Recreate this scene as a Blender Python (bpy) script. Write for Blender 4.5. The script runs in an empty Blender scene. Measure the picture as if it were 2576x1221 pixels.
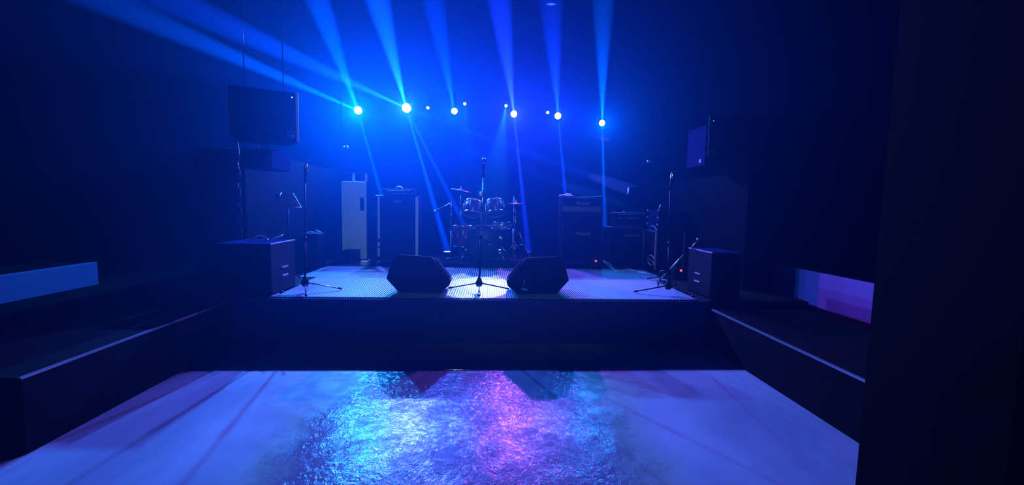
import bpy, bmesh, math, random
from mathutils import Vector, Matrix
S = bpy.context.scene
C = S.collection
PI = math.pi
random.seed(7)

# ------------------------------------------------------------------ camera
F = 1060.0
CAM = Vector((0, 0, 1.6))
Rm = (Matrix.Rotation(math.radians(-3.1), 3, 'Z') @ Matrix.Rotation(math.radians(90 - 4.93), 3, 'X')
      @ Matrix.Rotation(math.radians(1.1), 3, 'Z'))
cd = bpy.data.cameras.new('camera')
cam = bpy.data.objects.new('camera', cd)
C.objects.link(cam)
cd.sensor_width = 36
cd.lens = 36 * F / 2576
cd.clip_start = 0.05
cam.matrix_world = Matrix.Translation(CAM) @ Rm.to_4x4()
S.camera = cam

# ------------------------------------------------------------------ world, colour, sampling
w = bpy.data.worlds.new('world')
S.world = w
w.use_nodes = True
w.node_tree.nodes['Background'].inputs[0].default_value = (0.25, 0.25, 0.6, 1)
w.node_tree.nodes['Background'].inputs[1].default_value = 0.0
# thin haze of the smoke machine filling the whole room
hv = w.node_tree.nodes.new('ShaderNodeVolumeScatter')
hv.inputs['Color'].default_value = (.025, .36, 1, 1)
hv.inputs['Density'].default_value = .0085
hv.inputs['Anisotropy'].default_value = .7
w.node_tree.links.new(hv.outputs[0], w.node_tree.nodes['World Output'].inputs['Volume'])
S.view_settings.view_transform = 'Standard'
S.view_settings.look = 'None'
S.view_settings.gamma = 1
S.view_settings.use_curve_mapping = False
S.view_settings.exposure = 0
S.cycles.max_bounces = 4
S.cycles.diffuse_bounces = 3
S.cycles.glossy_bounces = 2
S.cycles.volume_bounces = 0
S.cycles.sample_clamp_indirect = 4
S.cycles.use_denoising = True
S.cycles.adaptive_threshold = 0.015

# measured from the photo: pixel -> point on a plane of the room
def ray(px, py):
    return Rm @ Vector(((px - 1288) / F, -(py - 610.5) / F, -1))
def P(px, py, Y):
    d = ray(px, py); return CAM + d * (Y / d.y)
def G(px, py, z=0.52):
    d = ray(px, py); return CAM + d * ((z - CAM.z) / d.z)
def PX(px, py, X):
    d = ray(px, py); return CAM + d * (X / d.x)

# ------------------------------------------------------------------ lamps: data used by the light builders
LAMP_Y = 9.7
STAGE_Z = 0.52
LAMPS = [
    # px, py, colour of the light, flood power, beams (pixel x, y, Y, strength, half angle)
    (900, 278, (0.015, 0.22, 1.0), 1.4, [(800, 0, 4.6, .9, 1.5), (962, 500, 9.3, 3.0, 1.4), (262, 0, 4.2, 2.6, 1.5), (1240, 400, 10.15, 3.0, 1.4)]),
    (1022, 272, (0.07, 0.15, 1.0), 1.4, [(950, 0, 4.6, 2.2, 1.5), (1088, 500, 9.3, 6.0, 1.4), (430, 0, 4.2, 3.2, 1.6), (1400, 410, 10.25, 7.0, 1.6), (1255, 105, 9.6, 1.2, .8), (1165, 560, 9.3, 4.0, 1.2)]),
    (1143, 280, (0.03, 0.11, 1.0), 0.6, [(1090, 0, 4.8, .7, 1.6)]),
    (1293, 287, (0.30, 0.08, 1.0), 0.65, [(1256, 0, 4.6, 1.1, 1.6), (1326, 600, 9.3, 5.0, 1.4), (1450, 330, 10.25, 1.2, 1.3)]),
    (1404, 292, (0.12, 0.09, 1.0), 0.32, [(1385, 0, 4.6, .6, 1.6), (1425, 520, 9.3, 3.5, 1.4)]),
    (1515, 310, (0.01, 0.24, 1.0), 0.3, [(1517, 0, 4.6, .7, 1.4), (1522, 600, 9.3, 3.5, 1.3)]),
]
SMALL = [(1076, 272), (1169, 262), (1273, 267), (1378, 284)]
FLOOD = 2500.0
BEAM = 75000.0

def add_spot(name, p, target, energy, col, half, blend=.3, soft=.03):
    l = bpy.data.lights.new(name, 'SPOT')
    l.energy = energy; l.color = col; l.shadow_soft_size = soft
    l.spot_size = math.radians(2 * half); l.spot_blend = blend
    o = bpy.data.objects.new(name, l)
    o.location = p
    o.rotation_euler = (Vector(target) - Vector(p)).to_track_quat('-Z', 'Y').to_euler()
    C.objects.link(o)
    return o

for i, (px, py, col, fl, beams) in enumerate(LAMPS):
    p = P(px, py, LAMP_Y)
    aim = p + Vector((-p.x * 0.25, -5.0, -1.6))
    add_spot('flood_light', p, aim, FLOOD * fl, col, 56, .95, .05)
    for bx, by, bY, k, half in beams:
        t = P(bx, by, bY)
        k *= 2.2 if bY > 10 else 6.0 if bY > 5.5 else 1.35          # beams aimed down and back scatter less light towards the room
        add_spot('beam_light', p, t, BEAM * k, (col[0] * .8, col[1], col[2]), half, .35, .02)
# two of the small lamps are aimed at the centre microphone
for (px, py), (tx, ty), e, hf in ((SMALL[1], (1196, 706), 1300, 5.0), (SMALL[2], (1203, 721), 4500, 5.0)):
    p = P(px, py, LAMP_Y)
    add_spot('key_light', p, G(tx, ty), e, (.45, .75, .62), hf, .03, .006)
for (px, py), (tx, ty), col in ((SMALL[0], (960, 745), (.4, .5, 1)), (SMALL[3], (1560, 705), (.75, .45, 1))):
    p = P(px, py, LAMP_Y)
    add_spot('key_light', p, G(tx, ty), 420, col, 9, .9, .03)

# weak white-green house spotlight above and behind the audience, pointed at the back line
add_spot('house_light', (.6, -1.2, 4.7), (0, 8.6, 1.5), 480, (.55, 1.0, .75), 24, 1.0, .12)

# ------------------------------------------------------------------ materials
def principled(name, col, rough=.5, metal=0, bump=0, scale=40, spec=None, coat=0, emit=None, estr=0, mottle=0):
    m = bpy.data.materials.new(name); m.use_nodes = True
    nt = m.node_tree; b = nt.nodes['Principled BSDF']
    b.inputs['Base Color'].default_value = (*col, 1)
    b.inputs['Roughness'].default_value = rough
    b.inputs['Metallic'].default_value = metal
    if spec is not None: b.inputs['Specular IOR Level'].default_value = spec
    if coat: b.inputs['Coat Weight'].default_value = coat; b.inputs['Coat Roughness'].default_value = .1
    if emit:
        b.inputs['Emission Color'].default_value = (*emit, 1); b.inputs['Emission Strength'].default_value = estr
    tc = nt.nodes.new('ShaderNodeTexCoord')
    n = nt.nodes.new('ShaderNodeTexNoise'); n.inputs['Scale'].default_value = scale; n.inputs['Detail'].default_value = 5
    nt.links.new(tc.outputs['Object'], n.inputs['Vector'])
    if bump:
        bp = nt.nodes.new('ShaderNodeBump'); bp.inputs['Strength'].default_value = bump; bp.inputs['Distance'].default_value = .01
        nt.links.new(n.outputs[0], bp.inputs['Height']); nt.links.new(bp.outputs[0], b.inputs['Normal'])
    if mottle:
        mx = nt.nodes.new('ShaderNodeMix'); mx.data_type = 'RGBA'
        mx.inputs[6].default_value = (*[c * (1 - mottle) for c in col], 1); mx.inputs[7].default_value = (*[min(1, c * (1 + mottle)) for c in col], 1)
        nt.links.new(n.outputs[0], mx.inputs[0]); nt.links.new(mx.outputs[2], b.inputs['Base Color'])
    return m
M = {}
M['wall'] = principled('black_painted_wall', (.0008, .0008, .001), .95, spec=0, bump=.2, scale=18, mottle=.3)
M['panel'] = principled('dark_painted_panel', (.0025, .0023, .0035), .9, spec=.03, mottle=.2)
M['dark'] = principled('matt_black_paint', (.003, .003, .0035), .9, spec=.03, mottle=.2)
M['brown'] = principled('dark_brown_paint', (.004, .0028, .0026), .9, spec=.03, mottle=.2)
M['carpet'] = principled('black_carpet', (.004, .0038, .005), .95, bump=.6, scale=260, mottle=.3, spec=.06)
M['tolex'] = principled('black_vinyl', (.0025, .0025, .003), .55, bump=.35, scale=300, spec=.1)
M['grille'] = principled('black_grille_cloth', (.004, .004, .005), .9, bump=.5, scale=400, spec=.05)
M['boxpaint'] = principled('textured_black_paint', (.006, .006, .009), .55, bump=.3, scale=220, spec=.08)
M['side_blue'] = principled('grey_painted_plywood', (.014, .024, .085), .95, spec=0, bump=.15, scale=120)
M['plastic'] = principled('black_plastic', (.006, .006, .007), .4, spec=.25)
M['blackmetal'] = principled('black_metal', (.004, .004, .005), .45, spec=.15)
M['chrome'] = principled('chrome', (.55, .55, .58), .2, metal=1)
M['alu'] = principled('brushed_aluminium', (.55, .55, .58), .38, metal=.85, mottle=.1)
M['gloss'] = principled('painted_top_gleam', (.30, .32, .36), .35, spec=.8)  # black amp tops painted pale to carry the grazing gleam from the lamps
M['edge'] = principled('pale_edge_trim', (.40, .44, .44), .5, mottle=.12)
M['locker'] = principled('pale_laminate', (.55, .68, .60), .6, mottle=.1, scale=4)
M['logo'] = principled('cream_logo_plastic', (.16, .17, .16), .5)
M['white'] = principled('white_plastic', (.75, .75, .75), .35)
M['gold'] = principled('brass_control_panel', (.10, .08, .05), .4, metal=.5)
M['wine'] = principled('wine_red_lacquer', (.07, .006, .012), .3, spec=.3)
M['drumhead'] = principled('black_drum_head', (.008, .008, .01), .4, spec=.15)
M['whitehead'] = principled('coated_drum_head', (.05, .05, .05), .6)
M['steel'] = principled('steel_shell', (.7, .72, .74), .22, metal=1)
M['bronze'] = principled('cymbal_bronze', (.10, .075, .04), .35, metal=1)
M['cable'] = principled('black_cable_rubber', (.03, .03, .03), .4)
M['palecable'] = principled('pale_cable_jacket', (.55, .62, .68), .4)
M['bluecable'] = principled('blue_connector_boot', (.03, .25, .7), .4)
M['nosing'] = principled('metal_nosing', (.6, .6, .63), .3, metal=.7)
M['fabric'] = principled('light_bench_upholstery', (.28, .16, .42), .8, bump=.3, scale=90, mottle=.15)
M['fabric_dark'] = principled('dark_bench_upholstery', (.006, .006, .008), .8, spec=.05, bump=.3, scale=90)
M['wood'] = principled('black_stained_plywood', (.022, .02, .024), .6, bump=.15, scale=30, mottle=.2)
M['paper'] = principled('grey_music_desk', (.12, .13, .16), .6)
M['redled'] = principled('red_pilot_light', (.5, .02, .01), .4, emit=(1, .06, .03), estr=3.5)
M['cyanled'] = principled('cyan_pilot_light', (.02, .3, .4), .4, emit=(.05, .5, 1), estr=1.2)

def lens_mat(name, col, s):
    return principled(name, (.1, .1, .1), .3, emit=col, estr=s)
M['lens_blue'] = lens_mat('glowing_blue_lens', (.55, .9, 1), 9)
M['lens_white'] = lens_mat('glowing_white_lens', (1, .92, 1), 9)
M['lens_small'] = lens_mat('glowing_small_lens', (.8, .95, .9), 4)

def floor_mat():
    m = bpy.data.materials.new('worn_concrete_floor'); m.use_nodes = True
    nt = m.node_tree; N = nt.nodes; L = nt.links; b = N['Principled BSDF']
    tc = N.new('ShaderNodeTexCoord')
    def noise(scale, detail=6, rough=.55, dist=0, src=None):
        n = N.new('ShaderNodeTexNoise'); n.inputs['Scale'].default_value = scale
        n.inputs['Detail'].default_value = detail; n.inputs['Roughness'].default_value = rough; n.inputs['Distortion'].default_value = dist
        L.new(src or tc.outputs['Object'], n.inputs['Vector']); return n
    def math_(op, a, b_, clamp=False):
        n = N.new('ShaderNodeMath'); n.operation = op; n.use_clamp = clamp
        for k, v in enumerate((a, b_)):
            if isinstance(v, (int, float)): n.inputs[k].default_value = v
            else: L.new(v, n.inputs[k])
        return n.outputs[0]
    sep = N.new('ShaderNodeSeparateXYZ'); L.new(tc.outputs['Object'], sep.inputs[0])
    # patch of peeling glossy film in the middle of the pit: a soft-edged rectangle with a ragged rim
    wob = noise(2.2, 4)
    dx = math_('ABSOLUTE', math_('ADD', sep.outputs[0], .17), 0)
    e1 = math_('SUBTRACT', 1.16, dx)
    e2 = math_('SUBTRACT', 3.62, sep.outputs[1])
    e = math_('MINIMUM', e1, e2)
    e = math_('ADD', e, math_('MULTIPLY', math_('SUBTRACT', wob.outputs[0], .5), .7))
    mr = N.new('ShaderNodeMapRange'); mr.inputs[1].default_value = -.08; mr.inputs[2].default_value = .22; L.new(e, mr.inputs[0])
    mask = mr.outputs[0]
    rim = N.new('ShaderNodeMapRange'); rim.inputs[1].default_value = -.30; rim.inputs[2].default_value = .05; L.new(e, rim.inputs[0])
    # colours
    mp = N.new('ShaderNodeMapping'); mp.inputs['Scale'].default_value = (1, .45, 1); mp.inputs['Rotation'].default_value = (0, 0, .5)
    L.new(tc.outputs['Object'], mp.inputs[0])
    cl = noise(1.1, 7, .6, .6, mp.outputs[0])
    cr = N.new('ShaderNodeValToRGB'); cr.color_ramp.elements[0].position = .36; cr.color_ramp.elements[1].position = .66
    cr.color_ramp.elements[0].color = (.19, .26, .30, 1); cr.color_ramp.elements[1].color = (.32, .40, .44, 1)
    L.new(cl.outputs[0], cr.inputs[0])
    sp = noise(30, 3)
    rimc = N.new('ShaderNodeMix'); rimc.data_type = 'RGBA'; rimc.inputs[6].default_value = (.12, .24, .13, 1); rimc.inputs[7].default_value = (.28, .38, .28, 1)
    L.new(sp.outputs[0], rimc.inputs[0])
    m1 = N.new('ShaderNodeMix'); m1.data_type = 'RGBA'; L.new(rim.outputs[0], m1.inputs[0]); L.new(cr.outputs[0], m1.inputs[6]); L.new(rimc.outputs[2], m1.inputs[7])
    dk = N.new('ShaderNodeMix'); dk.data_type = 'RGBA'; dk.inputs[6].default_value = (.10, .09, .13, 1); dk.inputs[7].default_value = (.24, .21, .28, 1)
    pn = noise(3.5, 5); L.new(pn.outputs[0], dk.inputs[0])
    m2 = N.new('ShaderNodeMix'); m2.data_type = 'RGBA'; L.new(mask, m2.inputs[0]); L.new(m1.outputs[2], m2.inputs[6]); L.new(dk.outputs[2], m2.inputs[7])
    L.new(m2.outputs[2], b.inputs['Base Color'])
    r = N.new('ShaderNodeMapRange'); r.inputs[3].default_value = .55; r.inputs[4].default_value = .15; L.new(mask, r.inputs[0]); L.new(r.outputs[0], b.inputs['Roughness'])
    sl = N.new('ShaderNodeMapRange'); sl.inputs[3].default_value = .3; sl.inputs[4].default_value = .16; L.new(mask, sl.inputs[0]); 
    gl = noise(4.5, 3, .5, .3); gr = N.new('ShaderNodeMapRange'); gr.inputs[1].default_value = .42; gr.inputs[2].default_value = .62; gr.inputs[3].default_value = .25; gr.inputs[4].default_value = 1
    L.new(gl.outputs[0], gr.inputs[0]); L.new(math_('MULTIPLY', sl.outputs[0], gr.outputs[0]), b.inputs['Specular IOR Level'])
    # wrinkles
    mp2 = N.new('ShaderNodeMapping'); mp2.inputs['Scale'].default_value = (1.2, 1, 1); L.new(tc.outputs['Object'], mp2.inputs[0])
    w1 = noise(17, 4, .6, 1.4, mp2.outputs[0])
    w2 = noise(5, 2, .5, .5)
    h = math_('ADD', math_('MULTIPLY', w1.outputs[0], .0040), math_('MULTIPLY', w2.outputs[0], .0045))
    hm = math_('MULTIPLY', h, mask)
    fine = noise(120, 3)
    hm = math_('ADD', hm, math_('MULTIPLY', fine.outputs[0], .0004))
    bp = N.new('ShaderNodeBump'); bp.inputs['Strength'].default_value = 1; bp.inputs['Distance'].default_value = 1
    L.new(hm, bp.inputs['Height']); L.new(bp.outputs[0], b.inputs['Normal'])
    return m
M['floor'] = floor_mat()
M['mat'] = principled('ribbed_grey_rubber', (.24, .33, .42), .5, spec=.3, mottle=.12, scale=3)
def rib_mat(m):
    nt = m.node_tree; b = nt.nodes['Principled BSDF']
    tc = nt.nodes.new('ShaderNodeTexCoord'); sp = nt.nodes.new('ShaderNodeSeparateXYZ'); nt.links.new(tc.outputs['Object'], sp.inputs[0])
    g = nt.nodes.new('ShaderNodeMapRange'); g.inputs[1].default_value = .006; g.inputs[2].default_value = .0085
    nt.links.new(sp.outputs[2], g.inputs[0])
    old = b.inputs['Base Color'].links[0].from_socket
    mx = nt.nodes.new('ShaderNodeMix'); mx.data_type = 'RGBA'; mx.inputs[6].default_value = (.02, .02, .025, 1)
    nt.links.new(g.outputs[0], mx.inputs[0]); nt.links.new(old, mx.inputs[7]); nt.links.new(mx.outputs[2], b.inputs['Base Color'])
rib_mat(M['mat'])
M['stagefront'] = principled('haze_blue_stage_front', (.035, .04, .22), .8, spec=.1, mottle=.15, scale=2)  # blue of the haze before the stage is put into this colour
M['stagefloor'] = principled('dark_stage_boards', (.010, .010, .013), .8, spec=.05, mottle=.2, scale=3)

# ------------------------------------------------------------------ mesh helpers
ORG = {}
class MB:
    def __init__(s): s.v = []; s.f = []; s.sm = []
    def add(s, vs, fs, smooth=False):
        n = len(s.v); s.v += [Vector(v) for v in vs]
        s.f += [tuple(i + n for i in f) for f in fs]; s.sm += [smooth] * len(fs); return s
    def box(s, a, b, ch=0.0, M4=None):
        x0, y0, z0 = a; x1, y1, z1 = b
        if x0 > x1: x0, x1 = x1, x0
        if y0 > y1: y0, y1 = y1, y0
        if z0 > z1: z0, z1 = z1, z0
        bm = bmesh.new()
        vs = [bm.verts.new(p) for p in [(x0, y0, z0), (x1, y0, z0), (x1, y1, z0), (x0, y1, z0), (x0, y0, z1), (x1, y0, z1), (x1, y1, z1), (x0, y1, z1)]]
        for f in ((3, 2, 1, 0), (4, 5, 6, 7), (0, 1, 5, 4), (1, 2, 6, 5), (2, 3, 7, 6), (3, 0, 4, 7)): bm.faces.new([vs[i] for i in f])
        if ch > 0: bmesh.ops.bevel(bm, geom=list(bm.edges), offset=ch, segments=2, affect='EDGES', profile=.6)
        if M4 is not None: bm.transform(M4)
        bm.verts.index_update()
        s.add([v.co.copy() for v in bm.verts], [tuple(v.index for v in f.verts) for f in bm.faces]); bm.free(); return s
    def cyl(s, p0, p1, r0, r1=None, n=16, cap=True):
        p0 = Vector(p0); p1 = Vector(p1); r1 = r0 if r1 is None else r1
        q = (p1 - p0).to_track_quat('Z', 'Y'); vs = []
        for p, r in ((p0, r0), (p1, r1)):
            for k in range(n): vs.append(p + q @ Vector((r * math.cos(2 * PI * k / n), r * math.sin(2 * PI * k / n), 0)))
        s.add(vs, [(k, (k + 1) % n, n + (k + 1) % n, n + k) for k in range(n)], True)
        if cap: s.add(vs, [tuple(range(n - 1, -1, -1)), tuple(range(n, 2 * n))])
        return s
    def lathe(s, prof, o, axis=(0, 0, 1), n=32):
        q = Vector(axis).to_track_quat('Z', 'Y'); o = Vector(o); vs = []; m = len(prof)
        for k in range(n):
            a = 2 * PI * k / n
            for r, z in prof: vs.append(o + q @ Vector((r * math.cos(a), r * math.sin(a), z)))
        s.add(vs, [(k * m + j, ((k + 1) % n) * m + j, ((k + 1) % n) * m + j + 1, k * m + j + 1) for k in range(n) for j in range(m - 1)], True); return s
    def tube(s, pts, r, n=8, smooth=True):
        pts = [Vector(p) for p in pts]; vs = []; up = Vector((0, 0, 1))
        for i, p in enumerate(pts):
            d = (pts[min(i + 1, len(pts) - 1)] - pts[max(i - 1, 0)]).normalized()
            a = d.cross(up)
            if a.length < 1e-3: a = d.cross(Vector((1, 0, 0)))
            a.normalize(); b = a.cross(d)
            for k in range(n): t = 2 * PI * k / n; vs.append(p + a * r * math.cos(t) + b * r * math.sin(t))
        fs = [(i * n + k, i * n + (k + 1) % n, (i + 1) * n + (k + 1) % n, (i + 1) * n + k) for i in range(len(pts) - 1) for k in range(n)]
        s.add(vs, fs, smooth); s.add(vs[:n], [tuple(range(n - 1, -1, -1))]); s.add(vs[-n:], [tuple(range(n))]); return s
    def prism(s, poly, vec, ch=0.0):
        bm = bmesh.new(); vec = Vector(vec)
        a = [bm.verts.new(p) for p in poly]; b = [bm.verts.new(Vector(p) + vec) for p in poly]; n = len(poly)
        bm.faces.new(a[::-1]); bm.faces.new(b)
        for k in range(n): bm.faces.new([a[k], a[(k + 1) % n], b[(k + 1) % n], b[k]])
        bmesh.ops.recalc_face_normals(bm, faces=list(bm.faces))
        if ch: bmesh.ops.bevel(bm, geom=list(bm.edges), offset=ch, segments=2, affect='EDGES', profile=.6)
        bm.verts.index_update()
        s.add([v.co.copy() for v in bm.verts], [tuple(v.index for v in f.verts) for f in bm.faces]); bm.free(); return s
    def sphere(s, c, r, sc=(1, 1, 1), n=12):
        c = Vector(c); vs = []; fs = []
        for i in range(n // 2 + 1):
            t = PI * i / (n // 2)
            for k in range(n):
                a = 2 * PI * k / n
                vs.append(c + Vector((r * sc[0] * math.sin(t) * math.cos(a), r * sc[1] * math.sin(t) * math.sin(a), r * sc[2] * math.cos(t))))
        for i in range(n // 2):
            for k in range(n): fs.append((i * n + k, (i + 1) * n + k, (i + 1) * n + (k + 1) % n, i * n + (k + 1) % n))
        return s.add(vs, fs, True)
    def build(s, name, mat, parent=None, kind=None):
        me = bpy.data.meshes.new(name)
        o = bpy.data.objects.new(name, me)
        if parent is not None:
            off = ORG[parent.name]
        else:
            xs = [v.x for v in s.v]; ys = [v.y for v in s.v]; zs = [v.z for v in s.v]
            off = Matrix.Translation(((min(xs) + max(xs)) / 2, (min(ys) + max(ys)) / 2, min(zs)))
        inv = off.inverted()
        me.from_pydata([inv @ v for v in s.v], [], s.f)
        me.polygons.foreach_set('use_smooth', s.sm)
        me.materials.append(M[mat] if isinstance(mat, str) else mat)
        bm = bmesh.new(); bm.from_mesh(me); bmesh.ops.remove_doubles(bm, verts=bm.verts, dist=1e-5)
        bmesh.ops.recalc_face_normals(bm, faces=list(bm.faces)); bm.to_mesh(me); bm.free()
        C.objects.link(o)
        if parent is not None:
            o.parent = parent; ORG[o.name] = off
        else:
            o.matrix_world = off; ORG[o.name] = off
        if kind: o['kind'] = kind
        return o
def tag(o, label, cat=None, group=None):
    o['label'] = label
    if cat: o['category'] = cat
    if group: o['group'] = group
    return o
def thing(name, loc, label, cat, rz=0.0, group=None):
    """Empty at the base; parts are given in the thing's own frame when rz is set through L(), else in room metres"""
    o = bpy.data.objects.new(name, None); C.objects.link(o); o.empty_display_size = .1
    o.location = loc; o.rotation_euler = (0, 0, rz)
    ORG[o.name] = Matrix.Translation(loc) @ Matrix.Rotation(rz, 4, 'Z')
    return tag(o, label, cat, group)
def local(root):            # build a part in the thing's own frame
    m = MB(); m.T = ORG[root.name]; return m
def lbuild(mb, name, mat, parent):
    T = ORG[parent.name]; mb.v = [T @ v for v in mb.v]; return mb.build(name, mat, parent)
def text(name, body, h, width, center, mat, parent, rz=0.0, shear=0.0, normal='-Y', depth=.004):
    c = bpy.data.curves.new('lettering', 'FONT'); c.body = body; c.size = h; c.shear = shear; c.extrude = depth
    c.align_x = 'CENTER'; c.align_y = 'CENTER'; c.offset = h * .012
    t = bpy.data.objects.new('lettering', c); C.objects.link(t)
    dg = bpy.context.evaluated_depsgraph_get()
    me0 = bpy.data.meshes.new_from_object(t.evaluated_get(dg))
    vs = [v.co.copy() for v in me0.vertices]; fs = [tuple(p.vertices) for p in me0.polygons]
    bpy.data.objects.remove(t); bpy.data.curves.remove(c); bpy.data.meshes.remove(me0)
    x0 = min(v.x for v in vs); x1 = max(v.x for v in vs); k = width / (x1 - x0)
    R = Matrix.Rotation(rz, 4, 'Z') @ Matrix.Rotation(PI / 2, 4, 'X')
    mb = MB(); mb.add([Vector(center) + R @ Vector((v.x * k, v.y, v.z)) for v in vs], fs)
    return mb.build(name, mat, parent)

# ================================================================== THE SETTING
def struct(name, mb, mat):
    o = mb.build(name, mat); o['kind'] = 'structure'; return o
YB = 10.5; ZC = 6.0
LX = -2.857; RX = 2.59; LZ = .489; RZ = .447
struct('floor', MB().box((-7, -2, -.1), (7, YB, 0)), 'floor')
struct('ceiling', MB().box((-7, -2, ZC), (7, YB, ZC + .1)), 'dark')
struct('wall_back', MB().box((-7.1, YB, 0), (7.1, YB + .1, ZC)), 'wall')
struct('wall_left', MB().box((-7.1, -2, 0), (-7, YB, ZC)), 'wall')
struct('wall_right', MB().box((7, -2, 0), (7.1, YB, ZC)), 'wall')
struct('wall_front', MB().box((-7.1, -2.1, 0), (7.1, -2, ZC)), 'dark')
struct('wall_stage_left', MB().box((-3.66, 5.47, STAGE_Z), (-3.05, YB, 2.24)), 'panel')
struct('wall_stage_right', MB().box((3.45, 5.5, STAGE_Z), (3.85, YB, 2.12)), 'panel')
pe = P(2178, 940, 2.15)
struct('wall_pillar', MB().box((pe.x, 1.5, 0), (7, 2.15, ZC)), 'brown')
struct('floor_stage', MB().box((-3.66, 4.8, 0), (3.85, YB, STAGE_Z)), 'stagefloor')
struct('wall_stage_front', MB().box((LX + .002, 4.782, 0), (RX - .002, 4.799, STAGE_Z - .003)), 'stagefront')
def lplat(x_out, x_in, x_st, y0, z):
    a = [(x_out, y0, 0), (x_in, y0, 0), (x_in, 4.8, 0), (x_st, 4.8, 0), (x_st, YB, 0), (x_out, YB, 0)]
    return MB().prism(a, (0, 0, z))
struct('floor_platform_left', lplat(-7, LX, -3.66, 2.66, LZ), 'carpet')
struct('floor_platform_right', lplat(7, RX, 3.85, 2.15, RZ), 'carpet')
struct('trim_left', MB().prism([(LX + .004, 2.655, LZ - .008), (LX + .004, 2.655, LZ + .006), (LX - .018, 2.655, LZ + .006), (LX - .018, 2.655, LZ + .001), (LX - .001, 2.655, LZ + .001), (LX - .001, 2.655, LZ - .008)], (0, 2.14, 0)), 'nosing')
struct('trim_right', MB().prism([(RX - .004, 2.15, RZ - .008), (RX - .004, 2.15, RZ + .006), (RX + .022, 2.15, RZ + .006), (RX + .022, 2.15, RZ + .001), (RX + .001, 2.15, RZ + .001), (RX + .001, 2.15, RZ - .008)], (0, 2.6, 0)), 'nosing')

def ribbed_mat(x0, x1, y0, y1, z, pitch, label, off=0):
    vs = []; fs = []; n = int((x1 - x0) / pitch); prof = [(0, .004), (.12, .004), (.22, .014), (.78, .014), (.88, .004)]
    pts = [(x0 + (k + u) * pitch, z + h) for k in range(n) for u, h in prof]
    pts.append((pts[-1][0] + .2 * pitch, z + .004))
    m = len(pts)
    for y in (y0, y1):
        vs += [(x, y, zz) for x, zz in pts]
    fs = [(i, i + 1, m + i + 1, m + i) for i in range(m - 1)]
    b = len(vs); vs += [(pts[0][0], y0, z + .0005), (pts[-1][0], y0, z + .0005), (pts[-1][0], y1, z + .0005), (pts[0][0], y1, z + .0005)]
    fs += [(b, b + 3, b + 2, b + 1), tuple([b] + [b + 1] + list(range(m - 1, -1, -1))), tuple([b + 3] + list(range(m, 2 * m)) + [b + 2]), (0, m, b + 3, b), (m - 1, b + 1, b + 2, 2 * m - 1)]
    mb = MB(); mb.add(vs, fs)
    return tag(mb.build('rubber_mat', 'mat'), label, 'mat', 'ribbed mats on the stage')
ribbed_mat(-2.465, 2.5, 4.82, 6.12, STAGE_Z, .0285, 'grey ribbed rubber mat along the front edge of the stage')
ribbed_mat(-2.73, 2.72, 6.135, 7.2, STAGE_Z, .031, 'grey ribbed rubber mat at mid stage in front of the drum riser')

# ================================================================== LIGHTING RIG
bar_z = P(1022, 272, LAMP_Y + .1).z + .42
t = thing('lighting_bar', (0, LAMP_Y + .12, bar_z), 'long black pipe across the stage carrying the row of lamps', 'lighting bar')
MB().cyl((-3.0, LAMP_Y + .12, bar_z), (3.4, LAMP_Y + .12, bar_z), .025).build('pipe', 'blackmetal', t)
for x in (-2.4, 0, 2.6):
    MB().cyl((x, LAMP_Y + .12, bar_z), (x, LAMP_Y + .12, ZC), .012, n=8).build('drop_rod', 'dark', t)
def fixture(px, py, r, lens, label, group, aimdir):
    p = P(px, py, LAMP_Y)
    a = Vector(aimdir).normalized()
    q = p - a * .015
    t = thing('stage_lamp', q - a * .1, label, 'stage lamp', group=group)
    MB().lathe([(r * .55, -.24), (r * .8, -.22), (r * 1.05, -.1), (r * 1.12, 0), (r * 1.04, 0), (r * 1.0, -.02), (.001, -.02)], q, a, 24).build('housing', 'blackmetal', t)
    MB().lathe([(.001, .004), (r * .7, .001), (r, -.004), (r, -.012), (.001, -.012)], q, a, 24).build('lens', lens, t)
    s = Vector((1, 0, 0)); c = q - a * .12
    top = Vector((c.x, LAMP_Y + .12, bar_z))
    ym = Vector((c.x, c.y, c.z + r * 1.9))
    MB().tube([c + s * r * 1.25, Vector((c.x + r * 1.25, c.y, ym.z)), ym, Vector((c.x - r * 1.25, c.y, ym.z)), c - s * r * 1.25], .008, 6).cyl(ym, top, .01, n=8).build('yoke', 'blackmetal', t)
    MB().box((top.x - .03, top.y - .035, top.z - .035), (top.x + .03, top.y + .035, top.z + .035), .006).build('clamp', 'blackmetal', t)
    return t
lab = ['cyan glowing stage lamp, leftmost of the six big ones', 'brightest and largest stage lamp, blue-white, second from the left',
       'white stage lamp with a faint beam, third big one from the left', 'pinkish white stage lamp with beams, fourth big one from the left',
       'violet-rimmed white stage lamp, fifth big one from the left', 'low-hung bluish stage lamp, rightmost of the row']
rad = [.085, .098, .068, .07, .072, .068]
for i, (px, py, col, fl, b) in enumerate(LAMPS):
    fixture(px, py, rad[i], 'lens_blue' if i in (0, 5) else 'lens_white', lab[i], 'big stage lamps on the bar', (0, -1, -.28))
labs = ['small dim lamp beside the brightest big lamp', 'small round lamp hung highest, right of the third big lamp', 'small round lamp just left of the pinkish fourth lamp', 'small round lamp touching the left of the violet-rimmed lamp']
for i, (px, py) in enumerate(SMALL):
    fixture(px, py, .034, 'lens_small', labs[i], 'small stage lamps on the bar', (0, -1, -.6))

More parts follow.
